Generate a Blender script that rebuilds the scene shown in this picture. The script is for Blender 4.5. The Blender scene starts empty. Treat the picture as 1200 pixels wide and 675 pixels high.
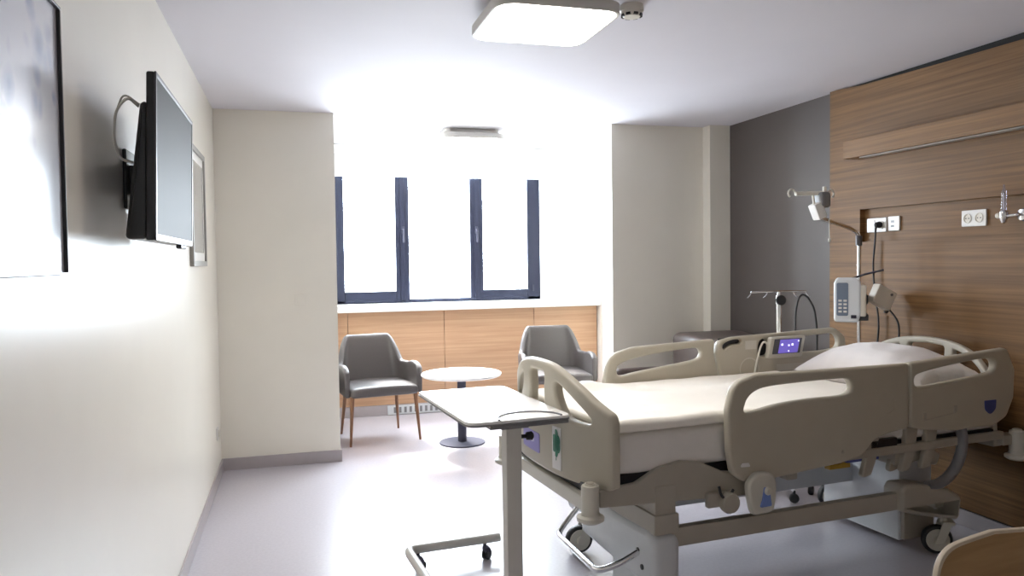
import bpy, bmesh, math, random
from mathutils import Vector, Matrix, noise
random.seed(4)
R = math.radians
PI = math.pi
scene = bpy.context.scene
COL = scene.collection

# ------------------------------------------------------------------ camera
cam_d = bpy.data.cameras.new('camera')
cam_d.sensor_width = 36.0
cam_d.lens = 902.56 / 1200 * 36
cam_d.clip_start = 0.05
cam = bpy.data.objects.new('camera', cam_d)
COL.objects.link(cam)
YAW, PITCH, ROLL, CAM_H = .275, -.035, -.013, 1.517
fw = Vector((math.sin(YAW) * math.cos(PITCH), math.cos(YAW) * math.cos(PITCH), math.sin(PITCH)))
rt = Vector((math.cos(YAW), -math.sin(YAW), 0))
up = rt.cross(fw)
rt2 = rt * math.cos(ROLL) + up * math.sin(ROLL)
up2 = -rt * math.sin(ROLL) + up * math.cos(ROLL)
m3 = Matrix((rt2, up2, -fw)).transposed()
cam.matrix_world = Matrix.Translation((0, 0, CAM_H)) @ m3.to_4x4()
scene.camera = cam

# ------------------------------------------------------------------ light and exposure
WORLD_STRENGTH = 30.0
LAMP_STRENGTH = 16.0
SUN_STRENGTH = 10.0
scene.view_settings.view_transform = 'Standard'
scene.view_settings.look = 'None'
scene.view_settings.gamma = 1.0
scene.view_settings.use_curve_mapping = False
scene.view_settings.exposure = 0.52
scene.cycles.use_denoising = True
scene.cycles.max_bounces = 14
scene.cycles.diffuse_bounces = 8
scene.cycles.transparent_max_bounces = 12
scene.cycles.sample_clamp_indirect = 12

world = bpy.data.worlds.new('sky')
scene.world = world
world.use_nodes = True
wb = world.node_tree.nodes['Background']
wb.inputs['Color'].default_value = (.80, .905, 1.0, 1)
wb.inputs['Strength'].default_value = WORLD_STRENGTH

pl = bpy.data.lights.new('window_daylight', 'AREA')
pl.shape = 'RECTANGLE'
pl.size = 2.3
pl.size_y = 1.5
pl.cycles.is_portal = True
plo = bpy.data.objects.new('window_daylight', pl)
plo.location = (1.44, 7.80, 1.75)
plo.rotation_euler = (R(-90), 0, 0)
COL.objects.link(plo)

sl = bpy.data.lights.new('sun', 'SUN')
sl.energy = SUN_STRENGTH
sl.angle = R(6)
sl.color = (1, .97, .92)
slo = bpy.data.objects.new('sun', sl)
sdir = Vector((.15, -.88, -1.0))
slo.rotation_euler = sdir.to_track_quat('-Z', 'Y').to_euler()
COL.objects.link(slo)


# ------------------------------------------------------------------ materials
def mat(name, color, rough=.5, metal=0.0, var=0.0, vscale=20, bump=0.0, bscale=200, spec=.5, coat=0.0):
    m = bpy.data.materials.new(name)
    m.use_nodes = True
    nt = m.node_tree
    b = nt.nodes['Principled BSDF']
    b.inputs['Base Color'].default_value = (*color, 1)
    b.inputs['Roughness'].default_value = rough
    b.inputs['Metallic'].default_value = metal
    b.inputs['Specular IOR Level'].default_value = spec
    if coat:
        b.inputs['Coat Weight'].default_value = coat
        b.inputs['Coat Roughness'].default_value = .15
    tc = nt.nodes.new('ShaderNodeTexCoord')
    if var or True:
        n = nt.nodes.new('ShaderNodeTexNoise')
        n.inputs['Scale'].default_value = vscale
        n.inputs['Detail'].default_value = 4
        nt.links.new(tc.outputs['Object'], n.inputs['Vector'])
        r = nt.nodes.new('ShaderNodeValToRGB')
        v = max(var, .015)
        r.color_ramp.elements[0].position = .3
        r.color_ramp.elements[1].position = .7
        r.color_ramp.elements[0].color = (*[max(0, c * (1 - v)) for c in color], 1)
        r.color_ramp.elements[1].color = (*[min(1, c * (1 + v)) for c in color], 1)
        nt.links.new(n.outputs['Fac'], r.inputs['Fac'])
        nt.links.new(r.outputs['Color'], b.inputs['Base Color'])
    if bump:
        n2 = nt.nodes.new('ShaderNodeTexNoise')
        n2.inputs['Scale'].default_value = bscale
        n2.inputs['Detail'].default_value = 3
        nt.links.new(tc.outputs['Object'], n2.inputs['Vector'])
        bp = nt.nodes.new('ShaderNodeBump')
        bp.inputs['Strength'].default_value = bump
        bp.inputs['Distance'].default_value = .01
        nt.links.new(n2.outputs['Fac'], bp.inputs['Height'])
        nt.links.new(bp.outputs['Normal'], b.inputs['Normal'])
    return m


def wood(name, c1, c2, scale, rough=.42):
    m = bpy.data.materials.new(name)
    m.use_nodes = True
    nt = m.node_tree
    b = nt.nodes['Principled BSDF']
    b.inputs['Roughness'].default_value = rough
    b.inputs['Specular IOR Level'].default_value = .35
    tc = nt.nodes.new('ShaderNodeTexCoord')
    mp = nt.nodes.new('ShaderNodeMapping')
    mp.inputs['Scale'].default_value = scale
    nt.links.new(tc.outputs['Object'], mp.inputs['Vector'])
    n = nt.nodes.new('ShaderNodeTexNoise')
    n.inputs['Scale'].default_value = 1.0
    n.inputs['Detail'].default_value = 7
    n.inputs['Roughness'].default_value = .62
    n.inputs['Distortion'].default_value = .6
    nt.links.new(mp.outputs['Vector'], n.inputs['Vector'])
    r = nt.nodes.new('ShaderNodeValToRGB')
    r.color_ramp.elements[0].position = .32
    r.color_ramp.elements[1].position = .68
    r.color_ramp.elements[0].color = (*c1, 1)
    r.color_ramp.elements[1].color = (*c2, 1)
    nt.links.new(n.outputs['Fac'], r.inputs['Fac'])
    nt.links.new(r.outputs['Color'], b.inputs['Base Color'])
    bp = nt.nodes.new('ShaderNodeBump')
    bp.inputs['Strength'].default_value = .06
    bp.inputs['Distance'].default_value = .004
    nt.links.new(n.outputs['Fac'], bp.inputs['Height'])
    nt.links.new(bp.outputs['Normal'], b.inputs['Normal'])
    return m


def emis(name, color, strength):
    m = bpy.data.materials.new(name)
    m.use_nodes = True
    b = m.node_tree.nodes['Principled BSDF']
    b.inputs['Base Color'].default_value = (*color, 1)
    b.inputs['Emission Color'].default_value = (*color, 1)
    b.inputs['Emission Strength'].default_value = strength
    return m


def glass(name, tint=(1, 1, 1), refl=.06):
    m = bpy.data.materials.new(name)
    m.use_nodes = True
    nt = m.node_tree
    nt.nodes.remove(nt.nodes['Principled BSDF'])
    out = nt.nodes['Material Output']
    t = nt.nodes.new('ShaderNodeBsdfTransparent')
    t.inputs['Color'].default_value = (*tint, 1)
    g = nt.nodes.new('ShaderNodeBsdfGlossy')
    g.inputs['Roughness'].default_value = .03
    mx = nt.nodes.new('ShaderNodeMixShader')
    mx.inputs['Fac'].default_value = refl
    nt.links.new(t.outputs[0], mx.inputs[1])
    nt.links.new(g.outputs[0], mx.inputs[2])
    nt.links.new(mx.outputs[0], out.inputs['Surface'])
    return m


def artwork(name, paper, c1, c2, scale):
    m = bpy.data.materials.new(name)
    m.use_nodes = True
    nt = m.node_tree
    b = nt.nodes['Principled BSDF']
    b.inputs['Roughness'].default_value = .25
    b.inputs['Coat Weight'].default_value = .8
    b.inputs['Coat Roughness'].default_value = .12
    tc = nt.nodes.new('ShaderNodeTexCoord')
    v = nt.nodes.new('ShaderNodeTexVoronoi')
    v.inputs['Scale'].default_value = scale
    nt.links.new(tc.outputs['Object'], v.inputs['Vector'])
    n = nt.nodes.new('ShaderNodeTexNoise')
    n.inputs['Scale'].default_value = scale * .28
    n.inputs['Detail'].default_value = 3
    nt.links.new(tc.outputs['Object'], n.inputs['Vector'])
    mul = nt.nodes.new('ShaderNodeMath')
    mul.operation = 'SUBTRACT'
    nt.links.new(n.outputs['Fac'], mul.inputs[0])
    sc = nt.nodes.new('ShaderNodeMath')
    sc.operation = 'MULTIPLY'
    sc.inputs[1].default_value = .35
    nt.links.new(v.outputs['Distance'], sc.inputs[0])
    nt.links.new(sc.outputs[0], mul.inputs[1])
    r = nt.nodes.new('ShaderNodeValToRGB')
    r.color_ramp.elements[0].position = .40
    r.color_ramp.elements[0].color = (*paper, 1)
    r.color_ramp.elements[1].position = .50
    r.color_ramp.elements[1].color = (*c1, 1)
    e = r.color_ramp.elements.new(.60)
    e.color = (*c2, 1)
    nt.links.new(mul.outputs[0], r.inputs['Fac'])
    nt.links.new(r.outputs['Color'], b.inputs['Base Color'])
    return m


M = {}
M['white_wall'] = mat('white_wall_paint', (.88, .87, .82), .45, var=.01, vscale=3)
M['wall'] = mat('cream_wall_paint', (.83, .795, .705), .30, var=.012, vscale=3, bump=.02, bscale=350)
M['ceiling'] = mat('ceiling_paint', (.69, .672, .715), .75, var=.01, vscale=2)
M['taupe'] = mat('taupe_wall_paint', (.095, .080, .075), .5, var=.02, vscale=4)
M['floor'] = mat('vinyl_floor', (.52, .495, .535), .27, var=.035, vscale=60, spec=.55)
M['skirt'] = mat('vinyl_skirting', (.40, .365, .375), .35, var=.02)
M['wood_r'] = wood('brown_veneer', (.122, .058, .018), (.235, .122, .044), (2, .8, 46), .55)
M['wood_ledge'] = wood('lighter_brown_veneer', (.145, .070, .023), (.265, .140, .053), (2, .8, 46), .55)  # the wall's brown veneer, slightly lighter, for the ledge
M['wood_w'] = wood('window_veneer', (.42, .245, .145), (.56, .36, .225), (.8, 2, 34))
M['wood_leg'] = wood('walnut_leg', (.18, .085, .045), (.28, .14, .075), (30, 30, 3))
M['wood_chair'] = wood('plywood_face', (.34, .205, .095), (.45, .285, .145), (2.2, 20, 26))
M['ply_edge'] = mat('plywood_edge', (.62, .52, .40), .4, var=.05, vscale=40)
M['white_sill'] = mat('white_sill', (.86, .85, .83), .35)
M['dark_frame'] = mat('anthracite_frame', (.022, .026, .050), .5, spec=.3)
M['steel'] = mat('brushed_steel', (.62, .62, .64), .3, metal=.9)
M['chrome'] = mat('chrome', (.75, .75, .77), .18, metal=1)
M['bed'] = mat('bed_beige_plastic', (.485, .445, .36), .36, var=.015, vscale=10, bump=.015, bscale=500)
M['bed_dark'] = mat('bed_frame_paint', (.40, .365, .305), .4)
M['bed_light'] = mat('bed_light_plastic', (.60, .575, .50), .36)
M['bed_grey'] = mat('bed_grey_cover', (.60, .62, .64), .35)
M['black'] = mat('black_rubber', (.015, .015, .017), .5)
M['dark'] = mat('dark_plastic', (.025, .025, .03), .35)
M['sheet'] = mat('white_sheet', (.86, .82, .77), .85, var=.01, bump=.15, bscale=60)
M['blanket'] = mat('white_blanket', (.94, .90, .82), .85, var=.012, vscale=8, bump=.2, bscale=40)
M['pillow'] = mat('white_pillowcase', (.86, .83, .82), .85, bump=.15, bscale=40)
M['mattress'] = mat('mattress_cover', (.80, .77, .73), .8, var=.01)
M['table_top'] = mat('white_laminate', (.94, .93, .91), .36, spec=.7)
M['table_rim'] = mat('grey_rim', (.20, .20, .21), .4)
M['table_col'] = mat('light_grey_metal', (.60, .575, .525), .4)
M['fabric'] = mat('taupe_fabric', (.070, .059, .057), .40, spec=.75, var=.06, vscale=120, bump=.1, bscale=400)
M['leather'] = mat('brown_leather', (.085, .062, .055), .42, var=.08, vscale=30, bump=.1, bscale=120)
M['tv_body'] = mat('tv_casing', (.02, .02, .022), .3)
M['tv_screen'] = mat('tv_glass', (.045, .042, .042), .55, spec=.08)
M['tv_bezel'] = mat('tv_bezel', (.09, .09, .10), .3)
M['plastic_white'] = mat('white_plastic', (.80, .79, .77), .35)
M['plastic_ivory'] = mat('ivory_plastic', (.70, .66, .58), .35)
M['lamp_body'] = mat('lamp_housing', (.62, .60, .56), .5)
M['diffuser'] = emis('lamp_diffuser', (1, .935, .855), LAMP_STRENGTH)
M['glass'] = glass('window_glass')
M['clear'] = glass('clear_tube', (.85, .85, .95), .15)
M['blind'] = mat('blind_fabric', (.86, .87, .83), .8)
M['blind'].node_tree.nodes['Principled BSDF'].inputs['Transmission Weight'].default_value = 0
M['lens_blue'] = mat('blue_lens', (.16, .24, .55), .25)
M['blue'] = mat('blue_badge', (.05, .07, .24), .4)
M['purple'] = mat('lilac_plate', (.30, .27, .62), .4)
M['plate_white'] = mat('plate_white', (.75, .75, .95), .5)
M['card'] = mat('white_card', (.80, .79, .78), .5)
M['green'] = mat('clover_green', (.03, .22, .14), .5)
M['yellow'] = mat('yellow_tag', (.62, .38, .05), .5)
M['bluebag'] = mat('blue_tag', (.13, .15, .42), .5)
M['lcd'] = emis('lcd_violet', (.16, .12, .55), .45)
M['lcd_white'] = emis('lcd_white', (.8, .8, 1.0), .9)
M['lcd_blue'] = mat('pump_screen', (.20, .25, .34), .2)
M['pump'] = mat('pump_casing', (.78, .82, .86), .3)
M['frame_dark'] = mat('dark_picture_frame', (.02, .02, .022), .3)
M['frame_grey'] = mat('grey_picture_frame', (.30, .29, .27), .4)
M['mount'] = mat('picture_mount', (.68, .66, .61), .5)
M['art1'] = artwork('blue_blossom_print', (.55, .54, .60), (.30, .32, .46), (.12, .15, .32), 11)
M['art2'] = artwork('pale_print', (.46, .46, .43), (.40, .41, .40), (.36, .36, .36), 9)
M['gap'] = mat('shadow_gap_back', (.012, .011, .011), .8)  # near-black: the shade inside the recess is put into this colour
M['led'] = mat('lamp_strip_cover', (.40, .38, .35), .4)
M['cable_white'] = mat('white_cable', (.72, .69, .62), .45)
M['zinc'] = mat('dark_steel', (.06, .06, .085), .7, spec=.15)


# ------------------------------------------------------------------ mesh helpers
def NB():
    return bmesh.new()


def add_box(bm, lo, hi, bev=0.0, seg=2, rot=None):
    lo, hi = Vector(lo), Vector(hi)
    c = (lo + hi) / 2
    s = hi - lo
    r = bmesh.ops.create_cube(bm, size=1)
    vs = r['verts']
    for v in vs:
        v.co = Vector((v.co.x * s.x, v.co.y * s.y, v.co.z * s.z))
    if bev:
        es = list({e for v in vs for e in v.link_edges})
        o = bmesh.ops.bevel(bm, geom=es, offset=min(bev, .49 * min(s)), segments=seg, profile=.5, affect='EDGES')
        vs = list({v for v in vs if v.is_valid} | {v for f in o['faces'] for v in f.verts})
    for v in vs:
        v.co = (rot @ v.co if rot is not None else v.co) + c
    return vs


def fillet_path(pts, rad, n=6):
    pts = [Vector(p) for p in pts]
    if not rad:
        return pts
    out = [pts[0]]
    for i in range(1, len(pts) - 1):
        p, a, b = pts[i], pts[i - 1], pts[i + 1]
        d1, d2 = (a - p), (b - p)
        r = min(rad, d1.length * .48, d2.length * .48)
        s, e = p + d1.normalized() * r, p + d2.normalized() * r
        for k in range(n + 1):
            t = k / n
            out.append(s * (1 - t) ** 2 + p * 2 * t * (1 - t) + e * t * t)
    out.append(pts[-1])
    return out


def add_tube(bm, pts, r, seg=12, fillet=0.0, cap=True):
    pts = fillet_path(pts, fillet)
    rs = r if isinstance(r, (list, tuple)) else None
    rings = []
    t0 = (pts[1] - pts[0]).normalized()
    a = Vector((0, 0, 1)) if abs(t0.z) < .9 else Vector((1, 0, 0))
    nrm = t0.cross(a).normalized()
    for i, p in enumerate(pts):
        if i == 0:
            t = pts[1] - pts[0]
        elif i == len(pts) - 1:
            t = pts[-1] - pts[-2]
        else:
            t = (pts[i + 1] - p).normalized() + (p - pts[i - 1]).normalized()
        t.normalize()
        nrm = (nrm - t * nrm.dot(t)).normalized()
        b = t.cross(nrm)
        rr = r if rs is None else rs[0] + (rs[1] - rs[0]) * i / (len(pts) - 1)
        rings.append([bm.verts.new(p + (nrm * math.cos(2 * PI * k / seg) + b * math.sin(2 * PI * k / seg)) * rr) for k in range(seg)])
    for A, B in zip(rings, rings[1:]):
        for k in range(seg):
            bm.faces.new((A[k], A[(k + 1) % seg], B[(k + 1) % seg], B[k]))
    if cap:
        bm.faces.new(rings[0][::-1])
        bm.faces.new(rings[-1])


def add_lathe(bm, prof, seg=32, mtx=None):
    """prof: (radius, z) pairs, turned about z."""
    rings = []
    for r, z in prof:
        if r < 1e-5:
            rings.append([bm.verts.new((0, 0, z))])
        else:
            rings.append([bm.verts.new((r * math.cos(2 * PI * k / seg), r * math.sin(2 * PI * k / seg), z)) for k in range(seg)])
    for A, B in zip(rings, rings[1:]):
        if len(A) == 1 and len(B) == 1:
            continue
        for k in range(seg):
            k2 = (k + 1) % seg
            if len(A) == 1:
                bm.faces.new((A[0], B[k], B[k2]))
            elif len(B) == 1:
                bm.faces.new((A[k], A[k2], B[0]))
            else:
                bm.faces.new((A[k], A[k2], B[k2], B[k]))
    if len(rings[0]) > 1:
        bm.faces.new(rings[0][::-1])
    if len(rings[-1]) > 1:
        bm.faces.new(rings[-1])
    if mtx is not None:
        for ring in rings:
            for v in ring:
                v.co = mtx @ v.co


def along(p, axis, roll=0.0):
    """matrix that stands local z along axis at p"""
    q = Vector(axis).normalized().to_track_quat('Z', 'Y')
    return Matrix.Translation(Vector(p)) @ q.to_matrix().to_4x4()


def fillet_poly(pts, n=7):
    """pts: (x, y, r) closed -> rounded polygon"""
    out = []
    N = len(pts)
    for i in range(N):
        p = Vector(pts[i][:2])
        a = Vector(pts[i - 1][:2])
        b = Vector(pts[(i + 1) % N][:2])
        r = pts[i][2] if len(pts[i]) > 2 else 0
        if r <= 0:
            out.append(p)
            continue
        d1, d2 = a - p, b - p
        ang = d1.angle(d2)
        t = min(r / max(math.tan(ang / 2), .05), d1.length * .48, d2.length * .48)
        s, e = p + d1.normalized() * t, p + d2.normalized() * t
        for k in range(n + 1):
            q = k / n
            out.append(s * (1 - q) ** 2 + p * 2 * q * (1 - q) + e * q * q)
    return out


def crom(pts, n=6):
    """closed Catmull-Rom through points"""
    out = []
    N = len(pts)
    P = [Vector(p[:2]) for p in pts]
    for i in range(N):
        a, b, c, d = P[i - 1], P[i], P[(i + 1) % N], P[(i + 2) % N]
        for k in range(n):
            t = k / n
            out.append(.5 * ((2 * b) + (c - a) * t + (2 * a - 5 * b + 4 * c - d) * t * t + (3 * b - a - 3 * c + d) * t ** 3))
    return out


def plate(outline, holes, thick, bev, fn, cuts=None):
    """flat board with holes and rounded rims; fn maps (x, y, depth) to a point"""
    cu = bpy.data.curves.new('outline', 'CURVE')
    cu.dimensions = '2D'
    cu.fill_mode = 'BOTH'
    cu.extrude = thick / 2 - bev
    cu.bevel_depth = bev
    cu.bevel_resolution = 2
    cu.offset = -bev
    for poly in [outline] + list(holes):
        sp = cu.splines.new('POLY')
        sp.points.add(len(poly) - 1)
        for q, p in zip(sp.points, poly):
            q.co = (p[0], p[1], 0, 1)
        sp.use_cyclic_u = True
    ob = bpy.data.objects.new('outline', cu)
    me = bpy.data.meshes.new_from_object(ob)
    bm = NB()
    bm.from_mesh(me)
    bpy.data.objects.remove(ob)
    bpy.data.curves.remove(cu)
    bpy.data.meshes.remove(me)
    bmesh.ops.remove_doubles(bm, verts=bm.verts, dist=1e-5)
    for c in (cuts or []):
        bmesh.ops.bisect_plane(bm, geom=bm.verts[:] + bm.edges[:] + bm.faces[:], dist=1e-6, plane_co=(c, 0, 0), plane_no=(1, 0, 0))
    for v in bm.verts:
        v.co = Vector(fn(v.co.x, v.co.y, v.co.z))
    bmesh.ops.recalc_face_normals(bm, faces=bm.faces)
    return bm


def soft_box(bm, lo, hi, r, n=24, fn=None):
    """box with round edges on a fine mesh, optionally moved by fn(co)"""
    lo, hi = Vector(lo), Vector(hi)
    c = (lo + hi) / 2
    h = (hi - lo) / 2
    r = min(r, min(h) * .999)
    t = NB()
    bmesh.ops.create_cube(t, size=2)
    bmesh.ops.subdivide_edges(t, edges=t.edges[:], cuts=n, use_grid_fill=True)
    inner = Vector((h.x - r, h.y - r, h.z - r))
    idx = {}
    for v in t.verts:
        p = Vector()
        for i in range(3):
            # crowd the lines towards the edges so that the round edge has vertices
            s = v.co[i]
            p[i] = math.copysign(1 - (1 - abs(s)) ** 1.6, s) * h[i] if abs(s) < 1 else s * h[i]
        q = Vector([max(-inner[i], min(inner[i], p[i])) for i in range(3)])
        d = p - q
        if d.length > 1e-9:
            q = q + d.normalized() * r if d.length >= r * .999 or True else p
            if (p - c).length >= 0 and d.length < r and all(abs(p[i]) < h[i] - 1e-9 for i in range(3)):
                q = p
        co = q + c
        if fn:
            co = Vector(fn(co))
        idx[v] = bm.verts.new(co)
    for f in t.faces:
        bm.faces.new([idx[v] for v in f.verts])
    t.free()


def obj(name, bm, material, parent=None, smooth=32, loc=None, rotz=0.0):
    bmesh.ops.recalc_face_normals(bm, faces=bm.faces)
    me = bpy.data.meshes.new(name)
    bm.to_mesh(me)
    bm.free()
    for f in me.polygons:
        f.use_smooth = True
    me.set_sharp_from_angle(angle=R(smooth))
    me.materials.append(M[material] if isinstance(material, str) else material)
    o = bpy.data.objects.new(name, me)
    COL.objects.link(o)
    if smooth < 60:
        wn = o.modifiers.new('weighted', 'WEIGHTED_NORMAL')
        wn.keep_sharp = True
        wn.weight = 80
    if parent is not None:
        o.parent = parent
    if loc is not None:
        o.location = loc
    o.rotation_euler.z = rotz
    return o


def tag(o, label, cat, group=None):
    o['label'] = label
    o['category'] = cat
    if group:
        o['group'] = group
    return o


def thing(name, label, cat, loc=(0, 0, 0), rotz=0.0, group=None):
    o = bpy.data.objects.new(name, None)
    o.empty_display_size = .1
    COL.objects.link(o)
    o.location = loc
    o.rotation_euler.z = rotz
    return tag(o, label, cat, group)


def struct(name, bm, material, parent=None, **k):
    o = obj(name, bm, material, parent, **k)
    if parent is None:
        o['kind'] = 'structure'
    return o


def boxes(*bs, bev=0.0, seg=2):
    bm = NB()
    for lo, hi in bs:
        add_box(bm, lo, hi, bev, seg)
    return bm


def tube(pts, r, seg=12, fillet=0.0):
    bm = NB()
    add_tube(bm, pts, r, seg, fillet)
    return bm


def lathe(prof, seg=32, mtx=None):
    bm = NB()
    add_lathe(bm, prof, seg, mtx)
    return bm


def dup_children(src, dst):
    for ch in list(src.children):
        c = ch.copy()
        COL.objects.link(c)
        c.parent = dst
        for g in ch.children:
            d = g.copy()
            COL.objects.link(d)
            d.parent = c


# ------------------------------------------------------------------ room
H = 2.65
XL, XR = -.546, 3.617          # side walls
YP = 6.0                       # face of the two piers
YW = 7.72                      # window wall
XP, XQ = .31, 2.572            # pier edges
XA = 3.11                      # right wall of the alcove
YB = -1.6                      # wall behind the camera
T = .15

struct('floor', boxes(((XL - T, YB - T, -.12), (XR + T, YW + T, 0))), 'floor')
struct('ceiling', boxes(((XL - T, YB - T, H), (XR + T, 7.45, H + .12)), ((XL - T, 7.45, 2.72), (XR + T, YW + T, 2.84)), bev=0), 'ceiling')
struct('wall_left', boxes(((XL - T, YB - T, 0), (XL, YP + .2, H))), 'wall')
struct('wall_right', boxes(((XR, YB - T, 0), (XR + T, YP + .2, H))), 'taupe')
struct('wall_front', boxes(((XL, YB - T, 0), (XR, YB, H))), 'wall')
struct('wall_back_left', boxes(((XL - T, YP, 0), (XP, YW + T, 2.80))), 'wall')
struct('wall_back_right', boxes(((XQ, YP, 0), (XR, YP + .22, H)), ((3.425, YP - .12, 0), (XR, YP, H))), 'wall')
struct('wall_alcove', boxes(((XA, YP + .22, 0), (XR, YW + T, 2.80))), 'white_wall')
# window wall with its opening
WX0, WX1, WZ0, WZ1 = .36, 2.50, 1.115, 2.62
struct('wall_window', boxes(((XP, YW, 0), (XA, YW + T, WZ0)), ((XP, YW, WZ1), (XA, YW + T, 2.80)), ((XP, YW, WZ0), (WX0, YW + T, WZ1)), ((WX1, YW, WZ0), (XA, YW + T, WZ1))), 'white_wall')
# curtain recess edge strip
struct('trim_1', boxes(((XP, 7.595, 2.57), (2.66, 7.615, 2.66)), bev=.004), 'white_sill')
# baseboards (vinyl cove)
struct('baseboard_left', boxes(((XL, YB, 0), (XL + .012, YP, .09)), bev=.004), 'skirt')
struct('baseboard_back', boxes(((XL, YP - .012, 0), (XP + .012, YP, .09)), ((XP, YP, 0), (XP + .012, YW, .09)), bev=.004), 'skirt')
struct('baseboard_right', boxes(((XR - .045, YB, 0), (XR - .028, YP - .12, .09)), bev=.004), 'skirt')
struct('baseboard_pier', boxes(((XQ - .012, YP - .012, 0), (3.425, YP, .09)), bev=.004), 'skirt')

# window
win = bpy.data.objects.new('window_1', None)
win.location = (0, YW, 0)
win['kind'] = 'structure'
COL.objects.link(win)
FY0, FY1 = -.02, .06
bm = NB()
add_box(bm, (.36, FY0, 1.118), (.475, FY1, 2.62), .006)             # left jamb
add_box(bm, (2.345, FY0, 1.118), (2.485, FY1, 2.62), .006)          # right jamb
add_box(bm, (.36, FY0, 1.116), (2.485, FY1, 1.150), .006)           # bottom rail
add_box(bm, (.475, FY0 + .004, 1.145), (.98, FY1, 1.232), .006)     # left sash rail
add_box(bm, (1.87, FY0 + .004, 1.145), (2.345, FY1, 1.224), .006)   # right sash rail
add_box(bm, (.36, FY0, 2.54), (2.485, FY1, 2.62), .006)             # head
struct('frame', bm, 'dark_frame', win)
for a, b in ((.975, 1.112), (1.735, 1.872)):
    struct('mullion', boxes(((a, FY0, 1.14), (b, FY1, 2.56)), ((a + .045, FY0 - .012, 1.14), (a + .092, FY0, 2.56)), bev=.005), 'dark_frame', win)
for a, b, z in ((.47, .98, 1.22), (1.108, 1.74, 1.14), (1.868, 2.35, 1.215)):
    struct('pane', boxes(((a, .018, z), (b, .026, 2.56))), 'glass', win)
for x in (1.05, 1.80):
    bm = NB()
    add_box(bm, (x - .014, FY0 - .024, 1.80), (x + .014, FY0 - .01, 1.875), .006)
    add_tube(bm, [(x, FY0 - .02, 1.84), (x, FY0 - .055, 1.84), (x, FY0 - .055, 1.715)], .009, 10, .015)
    struct('handle', bm, 'zinc', win)
struct('hinge', boxes(((2.395, FY0 - .014, 1.20), (2.412, FY0 - .002, 1.27)), bev=.004), 'zinc', win)

struct('trim_2', boxes(((XP, 7.56, 1.035), (XA, YW + .02, 1.112)), bev=.012, seg=3), 'white_sill')
cl = bpy.data.objects.new('trim_3', None)
cl['kind'] = 'structure'
cl.location = (0, 7.66, 0)
COL.objects.link(cl)
ex = [XP, .49, 1.445, 2.395, 3.10]
for a, b in zip(ex, ex[1:]):
    struct('cladding_panel', boxes(((a + .002, 0, .105), (b - .002, .06, 1.035)), bev=.002, seg=1), 'wood_w', cl)
bm = boxes(((XP + .012, 7.655, 0), (XA, 7.72, .103)), bev=.003)
struct('baseboard_window', bm, 'skirt')
g = thing('air_grille', 'long grey air grille with upright slots in the skirting below the window', 'grille', (1.30, 7.648, .052))
obj('frame', boxes(((-.44, -.006, -.045), (.80, .006, .045)), bev=.003), 'bed_grey', g)
bm = NB()
for i in range(22):
    x = -.38 + i * .052
    add_box(bm, (x, -.009, -.028), (x + .024, -.005, .028))
obj('slot', bm, 'table_rim', g)['kind'] = 'stuff'

# roller blind
bl = thing('roller_blind', 'white roller blind pulled partly down over the top of the window', 'blind', (1.44, 7.64, 2.37))
obj('fabric', boxes(((-1.10, -.002, 0), (1.10, .002, .25)), bev=0), 'blind', bl)
obj('bottom_bar', boxes(((-1.10, -.010, -.012), (1.10, .010, .012)), bev=.006), 'plastic_white', bl)
obj('roller', tube([(-1.11, 0, .275), (1.11, 0, .275)], .028, 16), 'plastic_white', bl)

# headboard cladding on the right wall
PX = 3.575
HB = bpy.data.objects.new('trim_4', None)
HB['kind'] = 'structure'
HB.location = (PX, 0, 0)
COL.objects.link(HB)
NY = 4.25
struct('veneer_panel', boxes(((0, YB, .10), (.04, 4.545, 1.612)), ((0, NY, 1.612), (.04, 4.545, 1.825)), ((0, YB, 1.825), (.04, 4.545, 2.500)), bev=.0), 'wood_r', HB)
bm = plate([(YB, 2.50), (4.545, 2.50), (4.545, H), (4.46, H - .001), (4.25, H - .020), (3.6, H - .036), (3.0, H - .045), (YB, H - .06)], [], .04, .0005, lambda x, y, z: (.02 + z, x, y))
struct('veneer_top', bm, 'wood_r', HB)
struct('niche_back', boxes(((.036, YB, 1.612), (.041, NY, 1.825))), 'wood_r', HB)
struct('shadow_gap', boxes(((.034, YB, 2.500), (.041, 4.40, H))), 'gap', HB)

lr = thing('bed_head_light', 'long wooden light ledge with a pale strip below, on the veneer wall above the sockets', 'light', (PX, 2.3, 2.15))
bm = NB()
add_box(bm, (-.14, -2.4, .012), (0, 1.94, .110), .003)
add_box(bm, (-.14, -2.4, -.002), (-.118, 1.94, .012))
add_box(bm, (-.022, -2.4, -.002), (0, 1.94, .012))
add_box(bm, (-.118, 1.86, -.002), (-.022, 1.94, .012))
obj('ledge', bm, 'wood_ledge', lr)
obj('light_strip', boxes(((-.085, -2.38, -.004), (-.030, 1.86, .012)), bev=.003), 'led', lr)

# ------------------------------------------------------------------ hospital bed
OX, OY = 1.42094, 3.35635
A5 = R(5)


def W(u, v, z):
    return Vector((OX + u * math.cos(A5) - v * math.sin(A5), OY + u * math.sin(A5) + v * math.cos(A5), z))


bed = thing('hospital_bed', 'beige hospital bed on castors with split plastic side rails and curved end boards', 'bed', (OX, OY, 0), A5)


def uz(v0):
    return lambda x, y, z: (x, v0 + z, y)


# footboard
def foot_u(v):
    return -.352 + .112 * min(1.15, abs(v) / .5) ** 2.7


top = [(0, 1.072), (.13, 1.066), (.23, 1.040), (.33, .995), (.41, .945), (.465, .912), (.492, .893)]
prof = [(v, z) for v, z in top]
right = crom([(-p[0], p[1]) for p in top[::-1]] + [p for p in top[1:]], 1)
out = []
tp = [(-v, z) for v, z in top[::-1]] + top[1:]


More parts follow.
